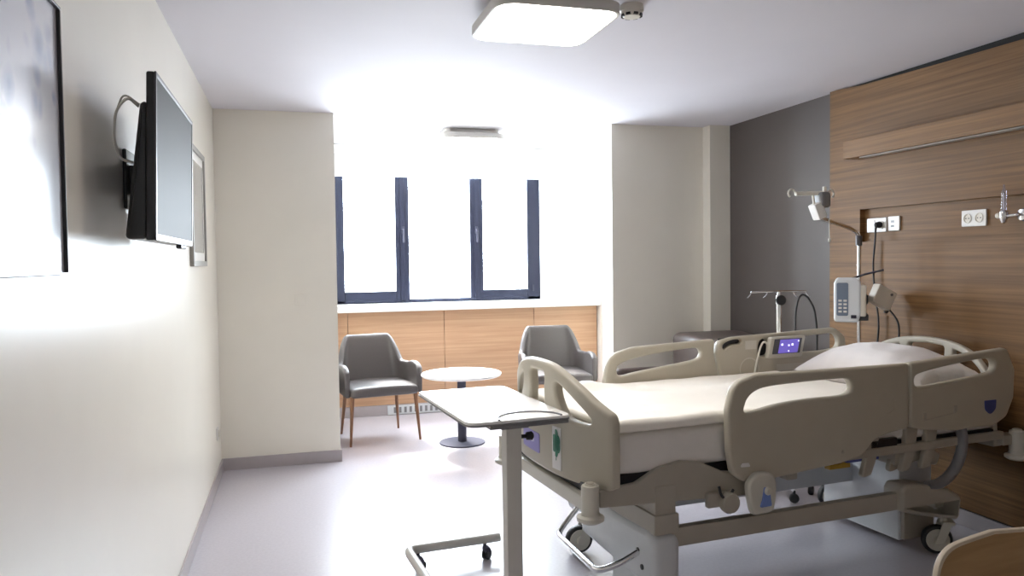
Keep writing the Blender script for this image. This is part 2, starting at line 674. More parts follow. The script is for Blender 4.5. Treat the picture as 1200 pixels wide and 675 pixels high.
def smooth_open(pts, n=5):
    P = [Vector(p) for p in pts]
    P = [P[0] * 2 - P[1]] + P + [P[-1] * 2 - P[-2]]
    o = []
    for i in range(1, len(P) - 2):
        a, b, c, d = P[i - 1:i + 3]
        for k in range(n):
            t = k / n
            o.append(.5 * ((2 * b) + (c - a) * t + (2 * a - 5 * b + 4 * c - d) * t * t + (3 * b - a - 3 * c + d) * t ** 3))
    o.append(P[-2])
    return o


outline = [(-.503, .60), *[tuple(p) for p in smooth_open([(-.503, .86)] + tp + [(.503, .86)])], (.503, .60), (.48, .585), (-.48, .585)]
hole_c = fillet_poly([(-.088, .868, .02), (.088, .868, .02), (.072, .95, .1), (.088, 1.022, .025), (-.088, 1.022, .025), (-.072, .95, .1)])
hole_r = crom([(-.185, .985), (-.215, .985), (-.29, .948), (-.37, .897), (-.408, .862), (-.395, .843), (-.33, .842), (-.265, .852), (-.222, .885), (-.188, .94)])
hole_l = [Vector((-p.x, p.y)) for p in hole_r][::-1]
bm = plate(outline, [hole_c, hole_r, hole_l], .046, .014, lambda x, y, z: (foot_u(x) + z, x, y), cuts=[-.5 + .02 * i for i in range(51)])
fb = obj('footboard', bm, 'bed', bed, smooth=40)
# plate and care card on its outer face


def on_foot(v, z, off):
    return (foot_u(v) - .023 - off, v, z)


bm = plate(fillet_poly([(-.03, .645, .012), (.18, .645, .012), (.18, .735, .012), (-.03, .735, .012)]), [], .004, .001, lambda x, y, z: on_foot(x, y, .001 + z), cuts=[-.03 + .02 * i for i in range(11)])
np_ = obj('name_plate', bm, 'purple', fb)
bm = NB()
for i in range(7):
    v = .135 - i * .017
    add_box(bm, (foot_u(v) - .028, v - .0045, .688 - (i % 3) * .002), (foot_u(v) - .0265, v + .0045, .702 + ((i * 5) % 4) * .002), 0)
obj('lettering', bm, 'plate_white', np_)
bm = plate([(-.235, .615), (-.165, .615), (-.165, .80), (-.235, .80)], [], .003, .0005, lambda x, y, z: on_foot(x, y, .002 + z), cuts=[-.235 + .02 * i for i in range(1, 4)])
cc = obj('care_card', bm, 'card', fb)
cc['label'] = 'white card with a green four-leaf clover emblem'
bm = NB()
for du, dz in ((0, 0), (0, .036), (0, -.034), (.020, .012), (-.020, .012), (.020, -.014), (-.020, -.014)):
    v, z = -.2 + du * .8, .728 + dz
    add_lathe(bm, [(0, 0), (.019, 0), (.019, .0012), (0, .0012)], 16, along(on_foot(v, z, .0035), (-1, 0, 0)) @ Matrix.Diagonal((1, 1.35, 1, 1)))
add_box(bm, (foot_u(-.2) - .0285, -.202, .655), (foot_u(-.2) - .027, -.198, .70))
obj('clover_emblem', bm, 'green', cc)
# bumper beam and corner rollers
bm = boxes(((-.365, -.44, .500), (-.325, .46, .565)), bev=.012)
obj('bumper_beam', bm, 'bed_light', bed)
bm = boxes(((-.33, -.40, .555), (-.27, .42, .60)))
obj('footboard_socket', bm, 'dark', bed)


def roller(u, v):
    o = obj('corner_bumper', lathe([(.0, .625), (.022, .625), (.024, .617), (.034, .617), (.036, .612), (.036, .51), (.040, .500), (.056, .492), (.056, .478), (.040, .468), (0, .468)], 28, Matrix.Translation((u, v, 0))), 'bed_light', bed)
    bm2 = lathe([(0, .628), (.016, .628), (.016, .624), (0, .624)], 20, Matrix.Translation((u, v, 0)))
    obj('bumper_cap', bm2, 'bed_dark', o)


roller(-.345, -.475)
roller(-.345, .50)
roller(2.085, -.475)
roller(2.085, .475)
# bed frame
for s in (-1, 1):
    v = s * .455
    po = [(-.30, .515, .01), (.52, .478, .02), (.60, .572, .03), (2.0, .580, .01), (2.0, .62, .01), (.56, .615, .03), (.42, .585, .03), (.30, .598, .05), (.19, .650, .05), (.085, .668, .06), (-.02, .652, .05), (-.13, .598, .05), (-.30, .585, .01)]
    bm = plate(fillet_poly(po), [], .03, .006, uz(v))
    obj('side_beam', bm, 'bed_dark', bed)
obj('mattress_deck', boxes(((-.24, -.43, .585), (1.98, .43, .628)), bev=.008), 'dark', bed)
for u0, z0 in ((-.30, .52), (1.965, .535), (.66, .51), (1.3, .51)):
    obj('cross_member', boxes(((u0, -.44, z0), (u0 + .06, .44, z0 + .065)), bev=.008), 'bed_dark', bed)
for s in (-1, 1):
    obj('bumper_arm', boxes(((1.99, s * .445 - .03, .545), (2.09, s * .445 + .03, .60)), bev=.01), 'bed_dark', bed)

# foot end: base cover, lift column, pedal bar
bm = plate(fillet_poly([(-.50, .125, .03), (.20, .165, .03), (.22, .36, .04), (-.44, .392, .05), (-.50, .345, .05)]), [], .13, .035, lambda x, y, z: (0 + z, x, y))
obj('base_cover', bm, 'bed_grey', bed)
bm = boxes(((-.05, -.42, .045), (.055, -.10, .16)), bev=.01)
obj('base_foot', bm, 'bed_grey', bed)
bm = boxes(((-.045, -.475, .44), (.055, .16, .575)), ((-.055, -.485, .37), (.065, .18, .455)), bev=.008)
obj('lift_column', bm, 'bed_dark', bed)
obj('base_arm', tube([(.0, .18, .285), (0, .40, .255)], .038, 16), 'bed_grey', bed)
bm = NB()
add_tube(bm, [(-.055, -.365, .272), (-.15, -.37, .235), (-.245, -.34, .20), (-.19, .20, .175), (-.12, .215, .24), (-.03, .20, .34)], .0135, 14, .06)
obj('brake_bar', bm, 'chrome', bed)
for q_ in ((-.0655, -.365, .275), (-.0655, -.40, .215)):
    obj('bolt_hole', lathe([(0, 0), (.012, 0), (.012, .004), (0, .004)], 18, along(q_, (-1, 0, 0))), 'black', bed)


def add_castor(u, v, R_=.062, turn=0.0, stem=.10):
    mt = Matrix.Translation((u, v, 0)) @ Matrix.Rotation(turn, 4, 'Z')
    bm = NB()
    add_lathe(bm, [(0, -.022), (R_ * .72, -.022), (R_ * .76, -.020), (R_ * .93, -.017), (R_, -.008), (R_, .008), (R_ * .93, .017), (R_ * .76, .020), (R_ * .72, .022), (0, .022)], 32, mt @ Matrix.Translation((0, 0, R_)) @ Matrix.Rotation(R(90), 4, 'X'))
    w = obj('castor_wheel', bm, 'black', bed)
    bm = NB()
    for s in (-1, 1):
        add_lathe(bm, [(0, 0), (R_ * .76, 0), (R_ * .72, .005), (R_ * .3, .006), (R_ * .26, .010), (0, .010)], 28, mt @ Matrix.Translation((0, s * .021, R_)) @ Matrix.Rotation(R(-90 * s), 4, 'X'))
    obj('wheel_disc', bm, 'bed_light', w)
    bm = NB()
    k = []
    for s in (-1, 1):
        k += add_box(bm, (-.016, s * .037 - .004, R_ - .016), (.030, s * .037 + .004, R_ * 2 + .022), .004)
    k += add_box(bm, (-.016, -.041, R_ * 2 + .006), (.045, .041, R_ * 2 + .026), .007)
    for q in k:
        if q.is_valid:
            q.co.x += (q.co.z - R_) * .35
    n0 = set(bm.verts)
    add_tube(bm, [(.03, 0, R_ * 2 + .01), (.03, 0, R_ * 2 + stem)], .017, 14)
    for q in bm.verts:
        q.co = mt @ q.co
    obj('castor_fork', bm, 'bed_light', w)


add_castor(0, .355, .072, R(-8), .12)
add_castor(.02, -.40, .072, R(170), .06)
add_castor(1.675, -.354, .074, R(-32), .09)
add_castor(1.72, .43, .074, R(-15), .09)

# longitudinal base tubes, corner housings, head end cover
for s in (-1, 1):
    obj('base_tube', boxes(((.03, s * .45 - .022, .306), (1.34, s * .45 + .022, .388)), bev=.006), 'bed_dark', bed)
obj('base_beam', boxes(((.05, .08, .27), (1.6, .13, .37)), bev=.006), 'bed_grey', bed)
for s in (-1, 1):
    bm = plate(fillet_poly([(1.28, .305, .02), (1.40, .27, .03), (1.66, .215, .03), (1.675, .33, .03), (1.60, .375, .04), (1.40, .425, .03), (1.30, .43, .03), (1.28, .40, .01)]), [], .12, .02, uz(s * .44))
    obj('corner_housing', bm, 'bed_dark', bed)
bm = boxes(((1.55, -.235, .04), (1.78, .30, .46)), bev=.012)
obj('head_base_cover', bm, 'bed_grey', bed)
bm = boxes(((1.56, -.26, .05), (1.77, -.233, .30)), bev=.008)
obj('cover_end', bm, 'bed_dark', bed)
bm = boxes(((1.61, -.40, .25), (1.72, .46, .33)), ((1.6, -.15, .45), (1.72, .2, .58)), bev=.01)
obj('head_cross_beam', bm, 'bed_dark', bed)
bm = NB()
add_tube(bm, [(1.36, -.25, .575), (1.36, -.25, .50), (1.44, -.25, .505), (1.44, -.25, .575)], .006, 10, .02)
obj('wire_hook', bm, 'chrome', bed)
bm = boxes(((1.0, -.335, .495), (1.13, -.30, .52)), bev=.004)
obj('warning_tag', bm, 'yellow', bed)['label'] = 'yellow warning tag'
bm = boxes(((1.10, -.345, .52), (1.30, -.31, .545)), bev=.004)
obj('frame_tag', bm, 'bluebag', bed)['label'] = 'blue tag'

# side rails ------------------------------------------------------------
RV = .495
near_foot = fillet_poly([(.292, .70, .10), (.287, .87, .10), (.315, .985, .10), (.43, 1.018, .12), (.9, 1.013, 0), (1.304, 1.012, .01), (1.304, .705, .02), (1.20, .695, .06), (1.10, .675, .06), (1.02, .60, .08), (.90, .582, .05), (.54, .556, .06), (.37, .556, .06), (.31, .60, .05)])
near_foot_h = crom([(.372, .875), (.392, .918), (.44, .948), (.52, .960), (.70, .966), (.86, .967), (.93, .963), (.955, .945), (.958, .915), (.94, .896), (.89, .889), (.72, .888), (.56, .878), (.45, .861), (.395, .853), (.376, .860)], 4)
ra = obj('side_rail', plate(near_foot, [near_foot_h], .044, .013, uz(-RV)), 'bed', bed, smooth=40)
bm = lathe([(0, 0), (.052, 0), (.052, .003), (.047, .0035), (.046, .001), (0, .001)], 36, along((1.17, -RV - .020, .835), (0, -1, 0)))
obj('speaker_cover', bm, 'bed', ra)
bm = NB()
add_lathe(bm, [(0, 0), (.009, 0), (.007, .004), (0, .004)], 14, along((.905, -RV - .021, .635), (0, -1, 0)))
obj('rail_screw', bm, 'bed_dark', ra)
bm = plate(fillet_poly([(.345, .625, .008), (.40, .622, .008), (.39, .640, .008), (.355, .642, .008)]), [], .004, .001, uz(-RV - .022))
obj('finger_slot', bm, 'plastic_white', ra)

near_head = fillet_poly([(1.312, .71, .02), (1.312, 1.014, .01), (1.60, 1.032, 0), (1.955, 1.052, .035), (2.012, .94, .06), (2.005, .80, .06), (1.955, .705, .06), (1.86, .665, .05), (1.70, .672, .03), (1.62, .665, .03), (1.40, .69, .03)])
near_head_h = crom([(1.340, .928), (1.352, .952), (1.40, .965), (1.52, .982), (1.68, .998), (1.80, 1.006), (1.852, .998), (1.872, .972), (1.862, .945), (1.82, .932), (1.68, .918), (1.52, .905), (1.40, .897), (1.352, .903)], 4)
rb = obj('side_rail', plate(near_head, [near_head_h], .044, .013, uz(-RV)), 'bed', bed, smooth=40)
bm = plate(fillet_poly([(1.795, .80, .004), (1.875, .80, .004), (1.872, .755, .03), (1.835, .725, .03), (1.798, .755, .03)]), [], .006, .002, uz(-RV - .023))
bd = obj('blue_badge', bm, 'blue', rb)
bm = NB()
for u_, z_ in ((1.40, .755), (1.60, .775)):
    add_box(bm, (u_ - .010, -RV - .0255, z_ - .018), (u_ + .010, -RV - .021, z_ + .018), .002)
add_tube(bm, [(1.40, -RV - .022, .735), (1.60, -RV - .022, .757)], .0022, 6)
obj('rail_marking', bm, 'bed_dark', rb)

far_foot = fillet_poly([(.225, .66, .03), (.22, .86, .10), (.25, 1.0, .11), (.40, 1.036, .10), (.66, 1.045, 0), (.928, 1.056, .02), (.925, .97, .05), (.955, .84, .05), (.962, .66, .02)])
far_foot_h = crom([(.298, .915), (.305, .938), (.36, .962), (.48, .985), (.62, 1.0), (.74, 1.010), (.81, 1.010), (.836, .990), (.832, .962), (.80, .944), (.70, .930), (.56, .914), (.42, .897), (.335, .884), (.303, .892)], 4)
rc = obj('side_rail', plate(far_foot, [far_foot_h], .044, .013, uz(RV)), 'bed', bed, smooth=40)
far_head = fillet_poly([(.975, .66, .02), (.968, .84, .05), (.938, .97, .05), (.955, 1.045, .05), (1.06, 1.062, .05), (1.4, 1.071, 0), (1.80, 1.085, .07), (1.885, 1.03, .07), (1.895, .90, .05), (1.88, .66, .03)])
far_head_h = crom([(1.535, .955), (1.535, 1.02), (1.56, 1.04), (1.66, 1.046), (1.77, 1.052), (1.815, 1.035), (1.832, .995), (1.815, .962), (1.76, .952), (1.64, .946)], 4)
slot = crom([(.985, 1.000), (.990, 1.022), (1.03, 1.040), (1.09, 1.048), (1.112, 1.036), (1.10, 1.022), (1.05, 1.018), (1.015, 1.006), (.998, .995)], 4)
notch = crom([(1.232, .955), (1.238, 1.02), (1.27, 1.04), (1.30, 1.02), (1.30, .955), (1.26, .94)], 4)
rd = obj('side_rail', plate(far_head, [far_head_h, slot, notch], .044, .013, uz(RV)), 'bed', bed, smooth=40)
obj('recess_back', boxes(((.97, RV + .004, .985), (1.12, RV + .014, 1.055)), bev=.003), 'dark', rd)
obj('recess_back', boxes(((1.22, RV + .004, .935), (1.32, RV + .014, 1.05)), bev=.003), 'dark', rd)
bm = lathe([(0, 0), (.068, 0), (.068, .003), (.062, .0035), (.061, .001), (0, .001)], 36, along((1.165, RV - .020, .868), (0, -1, 0)))
obj('speaker_cover', bm, 'bed_light', rd)
obj('label_strip', boxes(((1.135, RV - .024, .985), (1.215, RV - .021, 1.035)), bev=.001), 'bed_light', rd)
obj('button_pad', boxes(((1.36, RV - .024, .845), (1.60, RV - .020, .885)), bev=.003), 'bed_light', rd)
# touch panel on the far rail
bm = plate(fillet_poly([(-.125, -.065, .012), (.125, -.065, .012), (.125, .065, .012), (-.125, .065, .012)]), [], .034, .008, lambda x, y, z: (1.40 + x, RV - .048 + z - y * .25, .990 + y))
cp = obj('control_panel', bm, 'bed_light', bed)
bm = plate(fillet_poly([(-.10, -.038, .004), (.098, -.038, .004), (.098, .052, .004), (-.10, .052, .004)]), [], .004, .001, lambda x, y, z: (1.40 + x, RV - .067 + z - y * .25, .990 + y))
obj('panel_surround', bm, 'tv_bezel', cp)
bm = plate([(-.062, -.034), (.078, -.034), (.078, .048), (-.062, .048)], [], .003, .0008, lambda x, y, z: (1.40 + x, RV - .070 + z - y * .25, .990 + y))
sc_ = obj('screen', bm, 'lcd', cp)
for x, y, s in ((-.045, .018, .006), (.005, .012, .005), (.03, .016, .006), (.01, -.022, .004), (.07, .036, .004)):
    obj('screen_icon', boxes(((1.40 + x - s, RV - .0735 - y * .25, .99 + y - s), (1.40 + x + s, RV - .0715 - y * .25, .99 + y + s))), 'lcd_white', cp)
obj('panel_cable', tube([(1.285, RV - .04, 1.01), (1.255, RV - .035, 1.03), (1.235, RV - .03, .99), (1.21, RV - .027, .90), (1.195, RV - .026, .83)], .006, 8, .03), 'cable_white', bed)

# near rail fittings: release handle, knob, hinge arms, release lever
bm = plate(crom([(.365, .50), (.362, .56), (.40, .598), (.44, .602), (.485, .59), (.505, .545), (.50, .47), (.485, .432), (.43, .424), (.385, .43)], 5), [], .04, .012, uz(-RV - .045))
rh = obj('release_handle', bm, 'bed_light', bed)
bm = plate(fillet_poly([(.412, .455, .008), (.475, .457, .008), (.462, .53, .02), (.435, .545, .02), (.425, .49, .02)]), [], .008, .002, uz(-RV - .066))
obj('blue_lens', bm, 'lens_blue', rh)
bm = lathe([(0, 0), (.016, 0), (.018, .012), (.012, .018), (0, .018)], 20, along((.45, -RV - .064, .525), (0, -1, 0)))
obj('handle_button', bm, 'bed_light', rh)
bm = lathe([(0, 0), (.044, 0), (.046, .02), (.040, .034), (0, .036)], 28, along((.30, -RV + .005, .475), (0, -1, 0)))
add_box(bm, (.20, -RV, .455), (.33, -RV + .03, .52), .01)
obj('pivot_knob', bm, 'bed_dark', bed)
bm = NB()
add_tube(bm, [(.25, -RV - .005, .55), (.255, -RV - .015, .51), (.285, -RV - .015, .49), (.32, -RV - .01, .53)], .006, 8, .015)
obj('release_wire', bm, 'dark', bed)
for u0 in (1.10, 1.34, 1.47):
    bm = plate(fillet_poly([(u0, .70, .01), (u0 + .085, .70, .01), (u0 + .06, .56, .02), (u0 + .03, .49, .02), (u0 - .03, .48, .015), (u0 + .0, .58, .02)]), [], .03, .008, uz(-RV + .045))
    obj('hinge_arm', bm, 'bed_dark', bed)
bm = boxes(((1.12, -RV + .03, .585), (1.29, -RV + .07, .655)), bev=.006)
obj('hinge_box', bm, 'dark', bed)
bm = plate(fillet_poly([(1.28, .47, .02), (1.50, .52, .03), (1.60, .47, .03), (1.62, .53, .02), (1.50, .60, .04), (1.30, .54, .02)]), [], .03, .008, uz(-RV + .09))
obj('hinge_plate', bm, 'bed_dark', bed)
arc = [(1.50 + .20 * math.cos(t), -RV + .02, .60 + .20 * math.sin(t)) for t in [R(20 - 12 * i) for i in range(11)]]
obj('release_lever', tube(arc, .026, 12), 'table_rim', bed)

# headboard
def head_u(v):
    return 2.055 - .05 * min(1.2, abs(v - .03) / .42) ** 2.5


hp = [(-.41, .84), (-.36, .925), (-.27, .995), (-.14, 1.040), (.03, 1.056), (.20, 1.042), (.33, 1.0), (.41, .94), (.46, .86)]
outline = [(-.43, .575)] + [tuple(p) for p in smooth_open(hp)] + [(.48, .575)]
hc = fillet_poly([(-.085, .945, .02), (.145, .945, .02), (.15, 1.015, .02), (.03, 1.024, .1), (-.09, 1.015, .02)])
hr = crom([(-.145, .99), (-.165, 1.0), (-.24, .972), (-.31, .925), (-.335, .89), (-.30, .875), (-.21, .88), (-.155, .905)], 4)
hl = [Vector((.06 - p.x, p.y)) for p in hr][::-1]
bm = plate(outline, [hc, hr, hl], .042, .012, lambda x, y, z: (head_u(x) + z, x, y), cuts=[-.42 + .03 * i for i in range(31)])
obj('headboard', bm, 'bed_light', bed, smooth=40)
obj('pole_socket', lathe([(.017, .50), (.030, .50), (.030, .64), (.017, .64), (.017, .50)], 24, Matrix.Translation((2.0, .485, 0))), 'bed_dark', bed)
obj('socket_bracket', boxes(((1.975, .42, .53), (2.025, .46, .60)), bev=.006), 'bed_dark', bed)

# ------------------------------------------------------------------ bedding
def mfn(p):
    n = noise.noise(Vector((p.x * 4, p.y * 4, p.z * 6))) * .004
    z = p.z + n * .5
    y = p.y + (n if p.y < -.3 else 0)
    # folded sheet corner at the foot, near side
    if p.y < -.3 and p.x < .05:
        y -= .010 * max(0, 1 - abs(p.x + .10) / .09)
    return (p.x, y, z)


bm = NB()
soft_box(bm, (-.225, -.448, .630), (1.99, .448, .80), .035, 30, mfn)
mt_ = obj('mattress', bm, 'mattress', loc=(OX, OY, 0), rotz=A5, smooth=60)
tag(mt_, 'white sheeted mattress lying on the hospital bed under the blanket', 'mattress')


def bfn(p):
    q = Vector((p.x * 3.2, p.y * 3.2, 0))
    n = noise.noise(q) * .010 + noise.noise(q * 3.1) * .003
    z = p.z
    if p.z > .82:
        z += n
        d = (Vector((p.x, p.y)) - Vector((.06, .37)))
        z += .030 * math.exp(-(d.x / .10) ** 2 - (d.y / .09) ** 2)
    y = p.y
    if p.y < -.4:
        y += noise.noise(Vector((p.x * 5, 3, p.z * 4))) * .006
        z += noise.noise(Vector((p.x * 2.2, 7, 0))) * .008
    return (p.x, y, z)


bm = NB()
soft_box(bm, (-.235, -.462, .8045), (1.35, .455, .854), .024, 44, bfn)
bk = obj('blanket', bm, 'blanket', loc=(OX, OY, 0), rotz=A5, smooth=70)
tag(bk, 'white blanket spread flat over the hospital bed mattress', 'blanket')


def pillow_mesh(lx, ly, th, n=36):
    bm = NB()
    for side in (1, -1):
        g = []
        for i in range(n + 1):
            row = []
            for j in range(n + 1):
                a, b = -1 + 2 * i / n, -1 + 2 * j / n
                k = max(0, (1 - abs(a) ** 2.4)) ** .55 * max(0, (1 - abs(b) ** 2.4)) ** .55
                pinch = 1 - .13 * (1 - abs(a * b)) * max(abs(a), abs(b)) ** 3
                x, y = a * lx / 2 * pinch, b * ly / 2 * pinch
                w = noise.noise(Vector((x * 9, y * 9, side * 3))) * .010 + noise.noise(Vector((x * 3, y * 16, side))) * .008 * abs(b)
                z = side * th / 2 * k * (1.0 if side > 0 else .55) + w * k
                row.append(bm.verts.new((x, y, z)))
            g.append(row)
        for i in range(n):
            for j in range(n):
                bm.faces.new((g[i][j], g[i + 1][j], g[i + 1][j + 1], g[i][j + 1]))
    bmesh.ops.remove_doubles(bm, verts=bm.verts, dist=.0005)
    return bm


pp = W(1.655, -.02, .888)
pw = obj('pillow', pillow_mesh(.52, .78, .30), 'pillow', loc=pp, rotz=A5 + R(4), smooth=70)
pw.rotation_euler.y = R(-4)
tag(pw, 'plump white pillow at the head of the hospital bed', 'pillow')

# ------------------------------------------------------------------ overbed table (lined up with the bed)
tb = thing('overbed_table', 'white topped overbed table on a column, standing across the foot of the bed', 'table', W(-.58, .06, 0), A5)
# local: x = u + .58, y = v - .06
TX0, TX1, TY0, TY1 = -.232, .215, -.41, .415
op = fillet_poly([(TX0, TY0, .06), (TX1, TY0, .04), (TX1, TY1, .06), (TX0, TY1, .04)])
tt = obj('tabletop', plate(op, [], .018, .004, lambda x, y, z: (x, y, .872 + z)), 'table_top', tb)
op2 = fillet_poly([(TX0 - .003, TY0 - .003, .06), (TX1 + .003, TY0 - .003, .04), (TX1 + .003, TY1 + .003, .06), (TX0 - .003, TY1 + .003, .04)])
obj('edge_rim', plate(op2, [], .008, .002, lambda x, y, z: (x, y, .8655 + z)), 'table_rim', tt)
arc = [(.035 + .135 * math.cos(t), TY0 + .002 + .125 * math.sin(t), .882) for t in [PI * i / 18 for i in range(19)]]
obj('grip_rim', tube(arc, .005, 10), 'table_rim', tt)
obj('top_support', boxes(((-.14, -.408, .846), (.205, -.325, .861)), ((-.09, -.40, .840), (.03, .25, .858)), bev=.004), 'table_rim', tb)
cx, cy = -.032, -.36
obj('column', boxes(((cx - .034, cy - .03, .10), (cx + .034, cy + .03, .845)), bev=.006), 'table_col', tb)
obj('column_slot', boxes(((cx + .0335, cy - .006, .74), (cx + .0355, cy + .006, .83)), bev=.001), 'black', tb)
bm = lathe([(0, 0), (.008, 0), (.008, .025), (.016, .028), (.018, .05), (.012, .056), (0, .056)], 18, along((cx + .034, cy - .01, .80), (1, 0, 0)))
obj('height_knob', bm, 'black', tb)
bm = NB()
add_tube(bm, [(.195, .44, .088), (-.28, .44, .088), (-.29, .40, .088), (-.29, -.32, .088), (-.28, -.36, .088), (.195, -.36, .088)], .023, 14, .07)
obj('base_frame', bm, 'table_col', tb)
for x, y, t in ((.11, .40, 40), (-.24, .385, 20), (.11, -.36, 10), (-.25, -.33, 60)):
    mtx = Matrix.Translation((x, y, .026)) @ Matrix.Rotation(R(t), 4, 'Z')
    bm = NB()
    for s in (-1, 1):
        add_lathe(bm, [(0, -.007), (.020, -.007), (.026, -.004), (.026, .004), (.020, .007), (0, .007)], 22, mtx @ Matrix.Translation((0, s * .011, 0)) @ Matrix.Rotation(R(90), 4, 'X'))
    cw = obj('castor', bm, 'black', tb)
    yy = .44 if y > 0 else -.36
    bm = NB()
    add_tube(bm, [(x, yy, .07), (x, y * .5 + yy * .5, .055)], .009, 10)
    add_box(bm, (x - .016, y - .02, .038), (x + .016, y + .03, .062), .006)
    obj('castor_hood', bm, 'zinc', cw)

# ------------------------------------------------------------------ armchairs
def armchair_parts(root):
    # tub shell: path from the right arm front round the back to the left arm front
    path = fillet_path([(-.325, -.25, 0), (-.315, .10, 0), (-.26, .27, 0), (.26, .27, 0), (.315, .10, 0), (.325, -.25, 0)], .12, 8)
    # resample
    L = [0]
    for a, b in zip(path, path[1:]):
        L.append(L[-1] + (b - a).length)
    tot = L[-1]
    N = 72
    bm = NB()
    cols = []
    for i in range(N + 1):
        s = tot * i / N
        k = max(j for j in range(len(L)) if L[j] <= s + 1e-9)
        k = min(k, len(L) - 2)
        t = (s - L[k]) / max(1e-9, L[k + 1] - L[k])
        p = path[k].lerp(path[k + 1], t)
        e = min(s, tot - s)                          # distance from an arm's front
        arm = .640 + .035 * math.sin(min(1, e / .30) * PI) * .6 + .03 * min(1, e / .05) - .03
        g = max(0, min(1, (e - .44) / .10))
        g = g * g * (3 - 2 * g)
        top = arm + (.875 - arm) * g
        bot = .40
        col = []
        n = 9
        for j in range(n + 1):
            z = bot + (top - bot) * j / n
            lean = max(0, z - .42)
            h2 = max(0, z - .62) / .26
            x = p.x * (1 - (.09 * h2 * g))
            fl = 1 + .02 * math.sin(min(1, (z - bot) / .26) * PI / 2) * (1 - g)
            y = p.y + lean * .20 * (.25 + .75 * g)
            col.append(bm.verts.new((x * fl, y, z)))
        cols.append(col)
    for A, B in zip(cols, cols[1:]):
        for j in range(len(A) - 1):
            bm.faces.new((A[j], B[j], B[j + 1], A[j + 1]))
    sh = obj('shell', bm, 'fabric', root, smooth=80)
    m = sh.modifiers.new('thick', 'SOLIDIFY')
    m.thickness = .052
    m.offset = 0
    m = sh.modifiers.new('smooth', 'SUBSURF')
    m.levels = m.render_levels = 1
    bm = NB()
    soft_box(bm, (-.305, -.29, .395), (.305, .26, .475), .035, 20, lambda p: (p.x, p.y, p.z + (.014 * (1 - (p.x / .3) ** 2) if p.z > .44 else 0)))
    obj('seat', bm, 'fabric', root, smooth=70)
    for x, y, dx, dy in ((-.285, -.235, -.03, -.035), (.285, -.235, .03, -.035), (-.24, .23, -.035, .06), (.24, .23, .035, .06)):
        obj('leg', _leg(x, y, dx, dy), 'wood_leg', root)


def _leg(x, y, dx, dy):
    bm = NB()
    add_tube(bm, [(x + dx, y + dy, 0), (x, y, .405)], (.0105, .019), 12)
    return bm


c1 = thing('armchair', 'taupe armchair half hidden by the pier, left of the round table', 'armchair', (.672, 6.73, 0), R(9), 'armchairs by the window')
armchair_parts(c1)
c1.scale = (.95, .95, 1)
c2 = thing('armchair', 'taupe armchair right of the round table, seen behind the footboard', 'armchair', (2.335, 6.82, 0), R(-7), 'armchairs by the window')
c2.scale = (.98, .98, 1.01)
dup_children(c1, c2)

# round side table
rt_ = thing('side_table', 'round white topped side table on a dark disc foot between the armchairs', 'table', (1.325, 6.29, 0))
obj('tabletop', lathe([(0, .565), (.325, .565), (.333, .570), (.335, .578), (.333, .586), (.326, .59), (0, .59)], 64), 'table_top', rt_)
obj('stem', lathe([(0, .012), (.036, .012), (.036, .555), (.08, .558), (.08, .565), (0, .565)], 28), 'zinc', rt_)
obj('base_plate', lathe([(0, 0), (.190, 0), (.193, .004), (.190, .010), (.05, .016), (0, .016)], 56), 'zinc', rt_)

# ------------------------------------------------------------------ recliner behind the bed
rc_ = thing('recliner', 'dark brown padded recliner standing behind the bed against the pale pier', 'recliner', (3.0, 5.30, 0))
bm = NB()
soft_box(bm, (-.62, -.30, .36), (.12, .32, .55), .06, 14)
obj('seat', bm, 'leather', rc_, smooth=70)
bm = NB()
soft_box(bm, (-.05, -.36, .30), (.50, .40, .92), .06, 16, lambda p: (p.x + .06 * max(0, (.6 - p.z)), p.y, p.z + .010 * math.sin(p.y * 9)))
obj('backrest', bm, 'leather', rc_, smooth=70)
for y in (-.38, .42):
    bm = NB()
    soft_box(bm, (-.55, y - .06, .20), (.10, y + .06, .64), .05, 12)
    obj('armrest', bm, 'leather', rc_, smooth=70)
bm = NB()
soft_box(bm, (-.56, -.34, .12), (.46, .36, .37), .03, 10)
obj('base', bm, 'leather', rc_, smooth=70)
for x in (-.48, .40):
    for y in (-.3, .32):
        obj('foot', lathe([(0, 0), (.02, 0), (.028, .02), (.03, .13), (0, .13)], 18, Matrix.Translation((x, y, 0))), 'black', rc_)

# ------------------------------------------------------------------ wooden chair in the near corner
wc = thing('wooden_chair', 'light wood chair with rounded back, cut off by the bottom right corner', 'chair', (1.735, 1.36, 0), R(6))
bk_ = fillet_poly([(-.225, .50, .05), (.225, .50, .05), (.235, .79, .11), (0, .808, .0), (-.235, .79, .11)], 10)
bm = plate(bk_, [], .016, .003, lambda x, y, z: (x, .165 + z - .25 * x * x + (y - .5) * .10, y), cuts=[-.24 + .03 * i for i in range(17)])
b1 = obj('backrest', bm, 'ply_edge', wc)
bk2 = fillet_poly([(-.217, .508, .05), (.217, .508, .05), (.227, .783, .105), (0, .800, .0), (-.227, .783, .105)], 10)
bm = plate(bk2, [], .0172, .001, lambda x, y, z: (x, .165 + z - .25 * x * x + (y - .5) * .10, y), cuts=[-.24 + .03 * i for i in range(17)])
obj('wood_face', bm, 'wood_chair', b1)
bm = plate(fillet_poly([(-.22, -.24, .06), (.22, -.24, .06), (.21, .17, .05), (-.21, .17, .05)], 8), [], .018, .004, lambda x, y, z: (x, y, .45 + z))
obj('seat', bm, 'wood_chair', wc)
for x in (-.10, .10):
    obj('back_upright', tube([(x, .10, .44), (x, .165, .50), (x, .176, .62)], .010, 10, .03), 'steel', wc)
for x, y in ((-.19, -.2), (.19, -.2), (-.19, .14), (.19, .14)):
    obj('leg', tube([(x * 1.08, y * 1.1, 0), (x, y, .442)], .012, 12), 'steel', wc)

